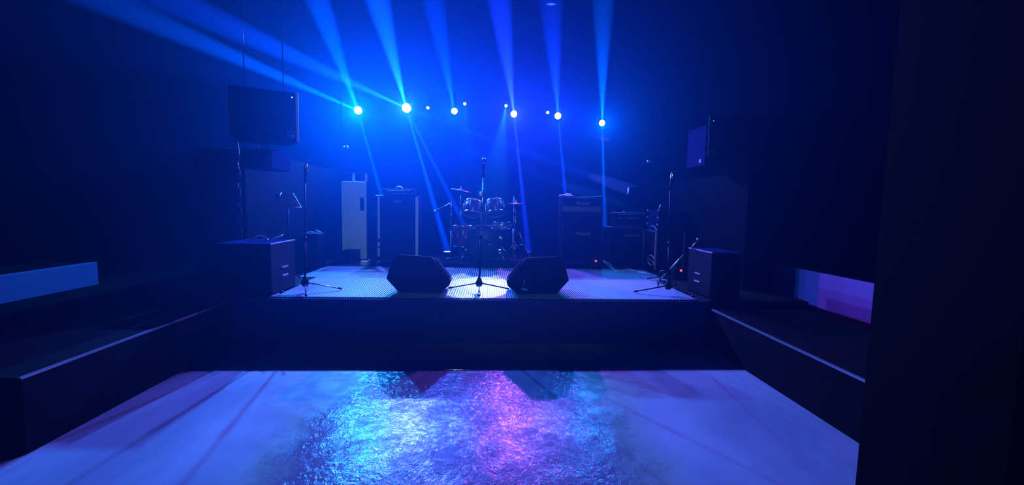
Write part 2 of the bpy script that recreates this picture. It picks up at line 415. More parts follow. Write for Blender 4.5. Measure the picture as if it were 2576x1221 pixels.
# ================================================================== SUBWOOFERS
def sub(side):
    if side < 0:
        a = P(680, 614, 4.86); x1 = a.x; x0 = -3.04; y0 = 4.86; y1 = 5.45; zt = a.z; inner = x1; sg = 1
        lbl = 'big black carpeted subwoofer on the left front corner of the stage'
    else:
        a = P(1792, 636, 4.86); x0 = a.x; x1 = 3.03; y0 = 4.86; y1 = 5.45; zt = a.z; inner = x0; sg = -1
        lbl = 'big black carpeted subwoofer on the right front corner of the stage'
    z0 = STAGE_Z
    t = thing('subwoofer', ((x0 + x1) / 2, (y0 + y1) / 2, z0), lbl, 'loudspeaker', group='subwoofers at the stage corners')
    MB().box((x0, y0, z0 + .02), (x1, y1, zt - .012), .01).build('cabinet', 'boxpaint', t)
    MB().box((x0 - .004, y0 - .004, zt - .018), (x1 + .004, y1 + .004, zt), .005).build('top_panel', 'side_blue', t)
    MB().box((x0 + .03, y0 - .012, z0 + .05), (x1 - .03, y0 + .004, zt - .05), .004).build('grille', 'grille', t)
    # bright metal edge along the inner top rim
    e = inner
    MB().box((e - .006, y0 - .006, zt - .012), (e + .006, y1 + .006, zt + .004), .003).build('edge_strip', 'alu', t)
    for dz in (.30, .40):
        zc = zt - dz; yc = (y0 + y1) / 2 + .02
        h = MB().box((inner - .004 * sg, yc - .07, zc - .012), (inner + .012 * sg, yc + .07, zc + .006), .003)
        h.build('handle_bar', 'alu', t)
    for sx in (x0 + .03, x1 - .03):
        for sy in (y0 + .03, y1 - .03):
            MB().cyl((sx, sy, z0 + .001), (sx, sy, z0 + .022), .022, n=12).build('foot', 'plastic', t)
    return x0, x1, y0, y1, zt
sl = sub(-1); sr = sub(1)

def squiggle(pts, sub_=6):
    out = []; pts = [Vector(p) for p in pts]; n = len(pts)
    for i in range(n - 1):
        p0 = pts[max(i - 1, 0)]; p1 = pts[i]; p2 = pts[i + 1]; p3 = pts[min(i + 2, n - 1)]
        for k in range(sub_):
            u = k / sub_
            out.append(.5 * ((2 * p1) + (-p0 + p2) * u + (2 * p0 - 5 * p1 + 4 * p2 - p3) * u * u + (-p0 + 3 * p1 - 3 * p2 + p3) * u ** 3))
    out.append(pts[-1]); return out
zt = sl[4] + .008
c = MB().tube(squiggle([(-2.95, 5.3, zt), (-2.86, 5.22, zt + .01), (-2.80, 5.3, zt + .05), (-2.70, 5.28, zt + .01), (-2.66, 5.18, zt), (-2.60, 5.25, zt + .03), (-2.56, 5.36, zt + .055), (-2.62, 5.40, zt + .02), (-2.72, 5.38, zt)]), .006, 8)
tag(c.build('cable', 'palecable'), 'loop of pale cable lying on top of the left subwoofer', 'cable')
zt = sr[4]
t = thing('microphone_clip', (2.62, 5.3, zt), 'small silver microphone clip standing on the right subwoofer', 'microphone clip')
MB().cyl((2.62, 5.3, zt), (2.62, 5.3, zt + .014), .028, .02, 16).build('base', 'alu', t)
MB().tube([(2.62, 5.3, zt + .012), (2.65, 5.3, zt + .06), (2.69, 5.3, zt + .1)], .009, 8).build('neck', 'alu', t)
MB().sphere((2.7, 5.3, zt + .125), .024, (1, 1, .8)).build('holder', 'alu', t)

# ================================================================== HUNG LOUDSPEAKERS
def emblem(t, cx, cz, y, s):
    """small square badge with the two letters of the maker"""
    T = ORG[t.name]
    m = MB()
    for a, b in (((-s, -s), (s, -s + .15 * s)), ((-s, s - .15 * s), (s, s)), ((-s, -s), (-s + .15 * s, s)), ((s - .15 * s, -s), (s, s))):
        m.box((cx + a[0], y - .006, cz + a[1]), (cx + b[0], y, cz + b[1]))
    bd = lbuild(m, 'badge', 'logo', t)
    # letters E and V as strokes
    m = MB(); w_ = .16 * s
    m.box((cx - .62 * s, y - .007, cz - .35 * s), (cx - .62 * s + w_, y - .001, cz + .55 * s))
    for zz in (-.35, .02, .4):
        m.box((cx - .62 * s, y - .007, cz + zz * s), (cx - .12 * s, y - .001, cz + zz * s + w_))
    m.prism([(cx + .0 * s, y - .007, cz + .3 * s), (cx + .18 * s, y - .007, cz + .3 * s), (cx + .34 * s, y - .007, cz - .25 * s), (cx + .3 * s, y - .007, cz - .6 * s), (cx + .22 * s, y - .007, cz - .55 * s)], (0, .006, 0))
    m.prism([(cx + .62 * s, y - .007, cz + .3 * s), (cx + .46 * s, y - .007, cz + .3 * s), (cx + .26 * s, y - .007, cz - .25 * s), (cx + .22 * s, y - .007, cz - .6 * s), (cx + .34 * s, y - .007, cz - .5 * s)], (0, .006, 0))
    lbuild(m, 'badge_lettering', 'logo', t)
def pa(cx, y, zb, w_, h, d, rz, label, badge, edge):
    t = thing('loudspeaker', (cx, y, zb), label, 'loudspeaker', rz, 'large hung loudspeakers')
    W2 = w_ / 2
    lbuild(MB().prism([(-W2, 0, 0), (W2, 0, 0), (W2 * .8, d, 0), (-W2 * .8, d, 0)], (0, 0, h), .008), 'cabinet', 'boxpaint', t)
    lbuild(MB().box((-W2 + .02, -.012, .02), (W2 - .02, 0.002, h - .02), .004), 'grille', 'grille', t)
    if edge:
        lbuild(MB().box((edge * W2 - .014, -.016, -.004), (edge * W2 + .014, .03, h + .004), .004), 'corner_strip', 'edge', t)
    emblem(t, badge[0], badge[1], -.012, .038)
    for sx in (-1, 1):
        for sz in (.06, h - .06):
            lbuild(MB().cyl((sx * (W2 - .05), -.018, sz), (sx * (W2 - .05), -.01, sz), .008, n=10), 'screw', 'chrome', t)
    # hanging frame up to the ceiling
    lbuild(MB().box((-W2 * .7, d * .4, h), (W2 * .7, d * .6, h + .03)).cyl((-.2, d * .5, h), (-.2, d * .5, ZC - zb), .006, n=8).cyl((.2, d * .5, h), (.2, d * .5, ZC - zb), .006, n=8), 'hanging_frame', 'dark', t)
    return t
A = P(583, 355, 5.15); B = P(752, 352, 5.05)
pa((A.x + B.x) / 2 + .02, 5.05, P(583, 348, 5.05).z, .84 * (B.x - A.x), .56, .5, math.radians(24), 'large black loudspeaker hung above the left subwoofer, square badge at lower right', (.27, .075), 1)
A = P(1775, 402, 5.25); B = P(1925, 402, 5.25)
pa((A.x + B.x) / 2 - .03, 5.2, A.z + .05, .84 * (B.x - A.x), .5, .5, math.radians(-22), 'large black loudspeaker hung high above the right subwoofer, badge near its right edge', (.21, .08), 0)

def mon(px_near, py_bot, Y0, Y1, h, sg, label, logo):
    a = P(px_near, py_bot, Y0)
    x_in = a.x; x_out = a.x + sg * .34
    t = thing('monitor_loudspeaker', ((x_in + x_out) / 2, (Y0 + Y1) / 2, a.z), label, 'loudspeaker', group='small hung loudspeakers')
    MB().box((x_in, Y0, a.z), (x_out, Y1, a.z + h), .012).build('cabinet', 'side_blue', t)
    MB().box((x_in + sg * .02, Y0 - .01, a.z + .02), (x_out - sg * .02, Y0 + .002, a.z + h - .02), .004).build('grille', 'grille', t)
    if logo:
        MB().box((x_in - .003, Y0 + .1, a.z + .045), (x_in + .003, Y0 + .16, a.z + .095), .002).build('badge', 'logo', t)
    MB().box((x_in + sg * .04, (Y0 + Y1) / 2 - .03, a.z + h), (x_in + sg * .3, (Y0 + Y1) / 2 + .03, a.z + h + .03)).cyl((x_in + sg * .17, (Y0 + Y1) / 2, a.z + h), (x_in + sg * .17, (Y0 + Y1) / 2, ZC if sg > 0 else a.z + h + .05), .015, n=10).build('bracket', 'dark', t)
    return t
mon(684, 425, 5.1, 5.58, .22, -1, 'small grey loudspeaker under the large hung one on the left', False)
mon(1772, 416, 5.85, 6.4, .56, 1, 'small grey loudspeaker hung low beside the large one on the right', True)

# ================================================================== WEDGE MONITORS
def wedge(cx, cy, rz, mir, label, cone):
    t = thing('stage_monitor', (cx, cy, STAGE_Z + .019), label, 'stage monitor', rz, 'wedge monitors either side of the microphone')
    s = 1 / 205.0
    prof = [(-80, 33), (-50, 0), (50, 0), (76, 20), (79, 31), (31, 90), (-50, 94), (-67, 80)]
    poly = [(mir * u * s, 0, z * s) for u, z in prof]
    if mir < 0: poly = poly[::-1]
    n = len(poly); back = [(x * .86, .42, z * .80) for x, y, z in poly]
    bm_ = MB().add(list(poly) + back, [tuple(range(n)), tuple(range(2 * n - 1, n - 1, -1))] + [(k, k + n, (k + 1) % n + n, (k + 1) % n) for k in range(n)])
    lbuild(bm_, 'cabinet', 'boxpaint', t)
    # baffle grille on the slanted face towards the singer
    a = Vector((mir * 76 * s, 0, 38 * s)); b = Vector((mir * 36 * s, 0, 92 * s)); nrm = Vector((mir * .8, 0, .6))
    g = [a + nrm * .004, b + nrm * .004, b - nrm * .004, a - nrm * .004]
    gb_ = [Vector((p.x * .86, .40, p.z * .80)) for p in g]; gf_ = [p + Vector((0, .02, 0)) for p in g]
    lbuild(MB().add(gf_ + gb_, [(0, 1, 2, 3), (7, 6, 5, 4), (0, 4, 5, 1), (1, 5, 6, 2), (2, 6, 7, 3), (3, 7, 4, 0)]), 'grille', 'grille', t)
    # recessed oval handle ring on the side panel
    m = MB(); ex = mir * 46 * s; ez = 42 * s; n = 28
    pts = [(ex + .052 * math.cos(2 * PI * k / n), -.004, ez + .105 * math.sin(2 * PI * k / n)) for k in range(n + 1)]
    m.tube(pts, .006, 6); lbuild(m, 'handle_ring', 'blackmetal', t)
    m = MB(); m.tube([(mir * (-49) * s, -.004, 94 * s), (mir * 31 * s, -.004, 90 * s), (mir * 78 * s, -.004, 33 * s)], .0035, 6); lbuild(m, 'rim_gleam', 'paper', t)  # pale tube painted in for the light along the top edge
    for u in (-44, 44):
        lbuild(MB().box((mir * u * s - .015, .03, -.004), (mir * u * s + .015, .39, .003)), 'foot', 'plastic', t)
    return t
ga = P(1053, 742, 5.06)
wedge(ga.x, 5.06, math.radians(-5), 1, 'dark angular stage monitor left of the centre microphone stand', True)
gb = P(1352, 745, 5.06)
wedge(gb.x, 5.06, math.radians(5), -1, 'dark angular stage monitor right of the centre microphone stand, with a blue plug', True)
a = P(1318, 728, 4.98) + Vector((.01, 0, 0))
t = thing('connector_cable', (a.x, a.y, STAGE_Z + .014), 'blue plug and short cable against the right stage monitor', 'cable')
MB().tube(squiggle([(a.x, 5.045, STAGE_Z + .20), (a.x - .01, 5.0, STAGE_Z + .16), (a.x - .02, 4.97, STAGE_Z + .08), (a.x + .03, 4.95, STAGE_Z + .02), (a.x + .12, 4.9, STAGE_Z + .02)]), .006, 8).build('cord', 'cable', t)
MB().cyl((a.x - .04, 4.97, STAGE_Z + .095), (a.x + .035, 4.965, STAGE_Z + .08), .015, .012, 12).build('plug', 'bluecable', t)
MB().cyl((a.x, 5.03, STAGE_Z + .20), (a.x - .01, 5.0, STAGE_Z + .15), .009, n=10).build('sleeve', 'alu', t)

# ================================================================== MICROPHONES AND STANDS
def mic(root_loc, head, tail, label, r=.026):
    head = Vector(head); tail = Vector(tail); d = (head - tail).normalized()
    t = thing('microphone', tail, label, 'microphone')
    MB().lathe([(.001, 0), (.011, .002), (.012, .05), (.019, .135), (.021, .15), (.001, .15)], tail, d, 20).build('handle', 'blackmetal', t)
    MB().lathe([(.021, .148), (r, .155), (r + .001, .162), (r, .17), (r * .97, .19), (r * .75, .21), (r * .4, .222), (.001, .225)], tail, d, 20).build('mesh_head', 'chrome', t)
    return t
def tripod(base, legs, top, label, cat='microphone stand', upper='chrome', group=None, hubz=.13, silver=()):
    """base: floor point; legs: floor points; top: top of the pole"""
    base = Vector(base); top = Vector(top); legs = [Vector(l) for l in legs]
    t = thing('microphone_stand', base, label, cat, group=group)
    hub = base + Vector((0, 0, hubz))
    mid = hub.lerp(top, .42)
    MB().cyl(hub - Vector((0, 0, .05)), mid, .0125, n=12).build('lower_pole', 'blackmetal', t)
    MB().cyl(mid - Vector((0, 0, .01)), top, .008, n=10).build('upper_pole', upper, t)
    MB().lathe([(.001, -.02), (.018, -.018), (.019, .03), (.012, .05), (.001, .05)], mid, (0, 0, 1), 14).build('clutch', 'plastic', t)
    MB().lathe([(.001, -.065), (.03, -.06), (.045, -.03), (.04, .0), (.02, .045), (.016, .06), (.001, .06)], hub, (0, 0, 1), 16).build('hub', 'plastic', t)
    for li, l in enumerate(legs):
        d = (l - base); u = d.normalized()
        s = hub + u * .025 - Vector((0, 0, .02)); e = l + Vector((0, 0, .022))
        lg = MB().tube([s, e], .008, 8).build('leg', 'nosing' if li in silver else 'blackmetal', t)
        MB().cyl(e - (e - s).normalized() * .035, e + (e - s).normalized() * .012, .012, n=10).build('rubber_tip', 'plastic', lg)
    return t
SZ = STAGE_Z + .014
b0 = G(1205, 735, SZ)
tp = P(1216, 440, b0.y)
top = Vector((tp.x, b0.y, tp.z - .02))
t = tripod(b0, [G(1131, 729, SZ), G(1278, 731, SZ), Vector((G(1204, 757, SZ).x, 4.86, SZ))], top, 'tall straight microphone stand at the centre front of the stage')
MB().box((top.x - .05, top.y - .02, P(1208, 487, b0.y).z - .03), (top.x - .012, top.y + .02, P(1208, 487, b0.y).z + .02), .006).build('cable_holder', 'alu', t)
MB().lathe([(.012, 0), (.018, .01), (.018, .06), (.014, .07)], top - Vector((0, 0, .01)), (0, -.1, 1), 14).build('clip', 'plastic', t)
mic(None, top + Vector((.005, -.12, .2)), top + Vector((0, 0, .03)), 'upright microphone with a silver mesh head on the centre stand')

b1 = G(768, 735, SZ)
tripod(b1, [G(858, 731, SZ), G(706, 742, SZ), G(770, 748, SZ)], P(767, 462, b1.y), 'black tripod microphone stand beside the left subwoofer', upper='blackmetal', silver=(0,))
tb = P(767, 462, b1.y)
mic(None, tb + Vector((.01, 0, .12)), tb + Vector((0, 0, .005)), 'dark microphone on top of the stand beside the left subwoofer', .02)
b2 = G(1680, 742, SZ)
t2 = P(1686, 480, b2.y)
tripod(b2, [G(1597, 738, SZ), G(1745, 752, SZ), G(1700, 722, SZ)], t2, 'black tripod microphone stand beside the right subwoofer', upper='blackmetal')
mic(None, t2 + Vector((.01, 0, .12)), t2 + Vector((0, 0, .005)), 'dark microphone on top of the stand beside the right subwoofer', .02)
# low stand with the bright diagonal boom arm
b3 = G(1660, 712, SZ)
t = thing('boom_stand', b3, 'low stand with a bright diagonal boom tube behind the right tripod stand', 'microphone stand')
h3 = b3 + Vector((0, 0, .17))
MB().cyl(b3 + Vector((0, 0, .03)), h3, .013, n=10).build('pole', 'blackmetal', t)
for q in (G(1628, 703, SZ), G(1690, 706, SZ), G(1655, 722, SZ)):
    MB().tube([b3 + Vector((0, 0, .09)), q + Vector((0, 0, .012))], .009, 8).build('leg', 'blackmetal', t)
e0 = P(1652, 713, b3.y - .05); e1 = P(1720, 643, b3.y - .05)
em = e0.lerp(e1, .47); em2 = e0.lerp(e1, .41)
MB().cyl(em, e1, .017, n=12).build('boom_tube', 'nosing', t)
MB().cyl(e0, em2, .009, n=10).build('boom_rod', 'alu', t)
MB().cyl(em2, em, .02, n=12).cyl(em2.lerp(em, .5), h3, .012, n=8).build('joint', 'plastic', t)

# music stand left
d0 = P(724, 506, 5.95)
t = thing('music_stand', (d0.x, 5.95, STAGE_Z), 'music stand with a tilted grey desk behind the left subwoofer', 'music stand')
ms = [P(688, 490, 5.95), P(737, 486, 6.1), P(758, 522, 5.98), P(703, 526, 5.82)]
MB().prism(ms, (.004, .008, -.004)).build('desk', 'paper', t)
MB().tube([ms[3], ms[2]], .009, 8).build('lip', 'paper', t)
MB().tube([ms[0] * .6 + ms[1] * .4 + Vector((0, 0, .02)), ms[0].lerp(ms[3], .45)], .01, 6).build('page_clip', 'plastic', t)
MB().cyl((d0.x, 5.95, STAGE_Z + .12), (d0.x, 5.95, d0.z - .03), .011, n=10).build('pole', 'blackmetal', t)
for k in range(3):
    a = k * 2.1 + .4
    MB().tube([(d0.x, 5.95, STAGE_Z + .2), (d0.x + .12 * math.cos(a), 5.95 + .2 * math.sin(a), STAGE_Z + .012)], .008, 6).build('leg', 'blackmetal', t)

# hanging cables in the left wing
for px, lbl, amp, mat_, y in ((600, 'bundle of cable with silver ties hanging in the left wing above the subwoofer', .02, 'cable', 5.40), (650, 'thin cable hanging straight behind the left subwoofer', .003, 'cable', 5.42)):
    a = P(px, 400, y); top_ = 2.3
    amp *= .4
    t = thing('hanging_cable', (a.x, y, sl[4]), lbl, 'cable')
    pts = [(a.x + amp * math.sin(k * 1.9), y, sl[4] + .01 + (top_ - sl[4]) * k / 16) for k in range(17)]
    MB().tube(squiggle(pts, 4), .011 if px == 600 else .005, 8).build('cord', mat_, t)
    if px == 600:
        for py in (415, 465, 512, 552):
            q = P(px, py, y)
            MB().tube([(q.x + .004, y - .012, q.z - .045), (q.x - .004, y - .012, q.z + .045)], .008, 8).build('tie', 'alu', t)

# ================================================================== LEFT BACK: box, locker, cabinet
t = thing('loudspeaker_box', (-2.87, 7.05, STAGE_Z), 'small dark loudspeaker box standing against the left stage wall', 'loudspeaker')
MB().box((-3.02, 6.9, STAGE_Z + .01), (-2.75, 7.2, 1.1), .01).build('cabinet', 'boxpaint', t)
MB().box((-2.99, 6.888, STAGE_Z + .05), (-2.78, 6.902, 1.06), .003).build('grille', 'grille', t)
c = MB().tube(squiggle([(-2.98, 6.95, 1.108), (-2.9, 6.98, 1.13), (-2.84, 7.02, 1.112), (-2.8, 6.98, 1.14), (-2.76, 7.05, 1.112), (-2.86, 7.1, 1.15)]), .006, 6)
tag(c.build('cable', 'palecable'), 'tangle of pale cable on the small box by the left stage wall', 'cable')

YL = 8.15
a = P(860, 456, YL); b = P(920, 456, YL)
lw = b.x - a.x
t = thing('locker', ((a.x + b.x) / 2, YL, STAGE_Z), 'tall narrow pale locker standing at the back left of the stage', 'locker', math.radians(17))
lbuild(MB().box((-lw / 2, .02, 0), (lw / 2, .4, a.z - STAGE_Z), .006), 'body', 'locker', t)
dr = lbuild(MB().box((-lw / 2 + .004, 0, .02), (lw / 2 - .004, .018, a.z - STAGE_Z - .006), .004), 'door', 'locker', t)
lbuild(MB().box((lw * .24, -.006, P(905, 530, YL).z - STAGE_Z), (lw * .41, .004, P(905, 497, YL).z - STAGE_Z), .002), 'handle_slot', 'dark', dr)
fa = P(858, 434, YL + .1); fb = P(940, 434, YL + .1)
t = thing('metal_frame', ((fa.x + fb.x) / 2, YL + .1, a.z), 'thin bar on two short posts standing on top of the pale locker', 'metal frame')
MB().box((fa.x, YL + .08, fa.z - .008), (fb.x, YL + .12, fa.z + .004)).build('bar', 'blackmetal', t)
for px in (889, 921):
    q = P(px, 445, YL + .1)
    MB().box((q.x - .018 if px == 889 else b.x - .045, YL + .085, a.z), (q.x + .018 if px == 889 else b.x - .005, YL + .115, fa.z - .008)).build('post', 'edge', t)
q0 = P(858, 632, 7.75); q1 = P(893, 632, 7.75)
t = thing('equipment_box', ((q0.x + q1.x) / 2, 7.9, STAGE_Z), 'low black box on the floor in front of the pale locker', 'box')
MB().box((q0.x, 7.75, STAGE_Z + .004), (q1.x, 8.08, q0.z), .008).build('body', 'tolex', t)
MB().box((q0.x - .003, 7.747, q0.z - .03), (q1.x + .003, 8.083, q0.z + .006), .004).build('lid', 'tolex', t)
g = G(919, 668, STAGE_Z)
t = thing('power_adapter', (g.x, g.y, STAGE_Z), 'small white power box on the floor right of the pale locker', 'power adapter')
MB().box((g.x - .07, g.y - .05, STAGE_Z + .001), (g.x + .04, g.y + .07, STAGE_Z + .075), .008).build('body', 'white', t)
MB().tube(squiggle([(g.x + .03, g.y, STAGE_Z + .06), (g.x + .07, g.y - .01, STAGE_Z + .1), (g.x + .1, g.y, STAGE_Z + .05), (g.x + .16, g.y - .02, STAGE_Z + .012)]), .008, 8).build('cord', 'white', t)
g = G(938, 671, STAGE_Z)
t = thing('foot_pedal', (g.x, g.y, STAGE_Z), 'black foot pedal beside the small white power box', 'pedal')
MB().box((g.x - .04, g.y - .06, STAGE_Z + .001), (g.x + .05, g.y + .08, STAGE_Z + .05), .006).build('body', 'plastic', t)
MB().box((g.x - .035, g.y - .05, STAGE_Z + .05), (g.x + .045, g.y + .06, STAGE_Z + .13), .01).build('knob_block', 'plastic', t)

# ================================================================== AMPLIFIERS
def cabinet(name, x0, x1, z0, z1, Y, d, label, cat, group=None, panel=None, edges=False, casters=True, topbright=True):
    t = thing(name, ((x0 + x1) / 2, Y + d / 2, z0 - (.06 if casters else 0)), label, cat, group=group)
    MB().box((x0, Y, z0), (x1, Y + d, z1), .012).build('cabinet', 'tolex', t)
    g0 = z0 + .03; g1 = z1 - .03
    if panel: g0 = panel[1] + .01
    if name == 'amplifier_head' and panel:
        MB().box((x0 + .03, Y - .008, panel[0]), (x1 - .03, Y + .002, panel[1]), .002).build('control_panel', panel[2], t)
        n = 9
        for k in range(n):
            xx = x0 + .12 + (x1 - x0 - .24) * k / (n - 1)
            MB().cyl((xx, Y - .022, (panel[0] + panel[1]) / 2), (xx, Y - .008, (panel[0] + panel[1]) / 2), .010, .012, 12).build('knob', 'gold', t)
    MB().box((x0 + .03, Y - .008, g0), (x1 - .03, Y + .002, g1), .003).build('grille', 'grille', t)
    MB().tube([(x0 + .03, Y - .008, g0), (x0 + .03, Y - .008, g1), (x1 - .03, Y - .008, g1), (x1 - .03, Y - .008, g0), (x0 + .03, Y - .008, g0)], .004, 6).build('piping', 'paper', t)
    for sx in (x0, x1):
        for sz in (z0, z1):
            ux = 1 if sx == x0 else -1; uz = 1 if sz == z0 else -1
            MB().box((sx - .003 * ux, Y - .004, sz - .003 * uz), (sx + .035 * ux, Y + .035, sz + .035 * uz), .006).build('corner_cap', 'plastic', t)
    if casters:
        for sx in (x0 + .08, x1 - .08):
            for sy in (Y + .06, Y + d - .06):
                MB().cyl((sx - .012, sy, z0 - .032), (sx + .012, sy, z0 - .032), .028, n=14).build('caster', 'plastic', t)
    return t
# tall bass cabinet with its head (left of the drums)
YC = 7.6
a = P(946, 492, YC); b = P(1053, 495, YC); zc = P(1000, 494, YC).z
t = cabinet('speaker_cabinet', a.x, b.x, STAGE_Z + .07, zc, YC, .42, 'tall black bass speaker cabinet with two pale vertical edge strips', 'speaker cabinet')
for px0, px1, segs in ((949.5, 956, ((495, 601), (609, 620), (624, 646))), (1045, 1052, ((497, 646),))):
    for y0_, y1_ in segs:
        q0 = P(px0, y0_, YC - .01); q1 = P(px1, y1_, YC - .01)
        MB().box((q0.x, YC - .014, q1.z), (q1.x, YC + .002, q0.z), .002).build('edge_strip', 'edge', t)
q = P(1000, 508, YC)
text('logo', 'PEAVEY', .075, .17, (q.x, YC - .012, q.z), 'logo', t, shear=.35)
b_ = P(945, 491, YC)
MB().box((b_.x - .005, YC - .01, zc - .002), (b_.x + .15, YC + .1, zc + .012), .003).build('top_plate', 'alu', t)
a = P(962, 478, YC); b = P(1041, 480, YC)
t = cabinet('amplifier_head', a.x, b.x, zc + .018, a.z + .02, YC + .02, .3, 'dark amplifier head on the tall bass cabinet, with an arched handle', 'amplifier', casters=False)
hx = P(1000, 473, YC).x; hz_ = a.z + .02
MB().tube(squiggle([(hx - .06, YC + .12, hz_), (hx - .045, YC + .12, hz_ + .035), (hx, YC + .12, hz_ + .045), (hx + .045, YC + .12, hz_ + .035), (hx + .06, YC + .12, hz_)]), .011, 8).build('carry_handle', 'alu', t)
for px in (967, 1037):
    qq = P(px, 476, YC + .01)
    MB().cyl((qq.x, YC + .004, qq.z), (qq.x, YC + .016, qq.z), .010, n=10).build('screw', 'chrome', t)

# guitar stack right of the drums
a = P(1412, 493, YC); b = P(1517, 495, YC); zt_ = P(1465, 494, YC).z; zm = P(1465, 539, YC).z
pz0 = P(1465, 533, YC).z; pz1 = P(1465, 521, YC).z
t = cabinet('amplifier_head', a.x, b.x, zm + .006, zt_, YC, .34, 'wide black guitar amplifier head with a script logo, on the tallest right-hand stack', 'amplifier', casters=False, panel=(pz0, pz1, 'gold'))
q = P(1465, 512, YC)
text('logo', 'Marshall', .085, .26, (q.x, YC - .012, q.z), 'logo', t, shear=.45)
MB().box((a.x - .002, YC - .002, zt_ - .002), (b.x + .002, YC + .34, zt_ + .004), .002).build('top_panel', 'gloss', t)
t = cabinet('speaker_cabinet', a.x, b.x, STAGE_Z + .07, zm, YC, .36, 'tall black guitar speaker cabinet with a script logo, under the wide amplifier head', 'speaker cabinet')
q = P(1465, 588, YC)
text('logo', 'Marshall', .095, .28, (q.x, YC - .012, q.z), 'logo', t, shear=.45)
z_ = zt_ + .011
c = MB().tube(squiggle([(a.x - .02, YC + .1, z_), (a.x + .05, YC + .05, z_ + .01), (a.x + .12, YC + .1, z_ + .03), (a.x + .2, YC + .06, z_ + .02), (a.x + .14, YC + .12, z_), (a.x + .06, YC + .16, z_ + .02), (a.x + .24, YC + .14, z_)]), .007, 8)
tag(c.build('cable', 'palecable'), 'pale cable curled on the left end of the wide amplifier head', 'cable')

# second stack
Y2 = 7.88
a = P(1530, 572, Y2); b = P(1620, 574, Y2); zt2 = P(1575, 573, Y2).z
t = cabinet('speaker_cabinet', a.x, b.x, STAGE_Z + .07, zt2, Y2, .36, 'lower black speaker cabinet of the second stack, block-letter logo, next to the rack cases', 'speaker cabinet')
q = P(1590, 592, Y2)
text('logo', 'Blackstar', .075, .30, (q.x, Y2 - .012, q.z), 'logo', t)
MB().box((a.x, Y2 + .0, zt2 - .002), (b.x, Y2 + .36, zt2 + .004), .002).build('top_panel', 'gloss', t)
a = P(1545, 535, Y2); b = P(1626, 537, Y2); z3 = P(1585, 536, Y2).z
t = cabinet('amplifier_head', a.x, b.x, zt2 + .008, z3, Y2 + .01, .3, 'small black amplifier head of the second stack, left of the rack cases', 'amplifier', casters=False)
q = P(1593, 549, Y2)
text('logo', 'Blackstar', .055, .21, (q.x, Y2 - .002, q.z), 'logo', t)
MB().box((a.x, Y2 + .01, z3 - .002), (b.x, Y2 + .31, z3 + .004), .002).build('top_panel', 'gloss', t)
MB().box((a.x + .19, Y2 + .06, z3), (a.x + .225, Y2 + .1, z3 + .035), .004).build('toggle', 'alu', t)
q = P(1560, 549, Y2)
MB().cyl((q.x, Y2 - .004, q.z), (q.x, Y2 + .012, q.z), .012, n=12).build('pilot_lamp', 'edge', t)

# ================================================================== RACK CASES
Y3 = 7.2; Y3b = 7.8
a = P(1650, 582, Y3); b = P(1724, 584, Y3); x0, x1 = a.x, b.x; zt3 = a.z
t = thing('flight_case', ((x0 + x1) / 2, (Y3 + Y3b) / 2, STAGE_Z), 'tall black rack case with aluminium edges between the second stack and the right subwoofer', 'rack case')
MB().box((x0 + .008, Y3 + .008, STAGE_Z + .02), (x1 - .008, Y3b - .008, zt3 - .008)).build('body', 'tolex', t)
for sx, sy in ((x0, Y3), (x0, Y3b), (x1, Y3), (x1, Y3b)):
    ux = 1 if sx == x0 else -1; uy = 1 if sy == Y3 else -1
    MB().box((sx, sy, STAGE_Z + .01), (sx + .026 * ux, sy + .026 * uy, zt3), .002).build('edge_profile', 'edge', t)
MB().box((x0 - .002, Y3 - .002, zt3 - .018), (x0 + .026, Y3b + .002, zt3 + .003), .002).build('edge_profile', 'alu', t)
MB().box((x0, Y3 - .002, zt3 - .014), (x1, Y3 + .022, zt3 + .001), .002).build('edge_profile', 'boxpaint', t)
q = PX(1628, 601, x0)
MB().box((x0 - .004, q.y - .09, q.z - .008), (x0 + .01, q.y + .11, q.z + .008), .002).build('latch', 'alu', t)
q = P(1682, 605, Y3); MB().box((q.x - .012, Y3 - .006, q.z - .028), (q.x + .012, Y3 + .01, q.z + .028), .003).build('latch', 'alu', t)
q = P(1688, 635, Y3); MB().box((q.x - .025, Y3 - .006, q.z - .022), (q.x + .025, Y3 + .01, q.z + .022), .003).build('latch', 'alu', t)
# stack of three shallow rack units on top
hh = (P(1655, 528, Y3).z - zt3 - .004) / 3
nm = ['shallow rack unit, lowest of the three stacked on the tall rack case', 'shallow rack unit, middle of the three stacked on the tall rack case', 'shallow rack unit, topmost of its stack, with a tilted handle']
for k in range(3):
    z0 = zt3 + .005 + k * hh
    xx0 = x0 + .04; xx1 = x1 - .0; yy0 = Y3 + .03; yy1 = Y3b - .08
    t = thing('rack_unit', ((xx0 + xx1) / 2, (yy0 + yy1) / 2, z0), nm[k], 'rack unit', group='rack units stacked on the rack case')
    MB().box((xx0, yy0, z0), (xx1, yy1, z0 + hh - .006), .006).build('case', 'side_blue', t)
    MB().box((xx0 + .015, yy0 - .012, z0 + .008), (xx1 - .015, yy0 + .002, z0 + hh - .014), .003).build('front_panel', 'tolex', t)
    for sy in (yy0, yy1):
        MB().sphere((xx0, sy, z0 + hh - .02), .019).build('corner_ball', 'alu', t)
    if k == 2:
        MB().tube([(xx0 + .01, yy0 + .02, z0 + hh - .01), (xx0 + .06, yy0 + .05, z0 + hh + .09)], .012, 8).build('carry_handle', 'alu', t)
    if k == 0:
        MB().tube(squiggle([(xx0 - .008, yy0 + .3, z0 + .07), (xx0 - .01, yy0 + .14, z0 + .07), (xx0 - .01, yy0 + .05, z0 + .03), (xx0 - .008, yy0, z0 + .01)]), .006, 6).build('strap', 'palecable', t)
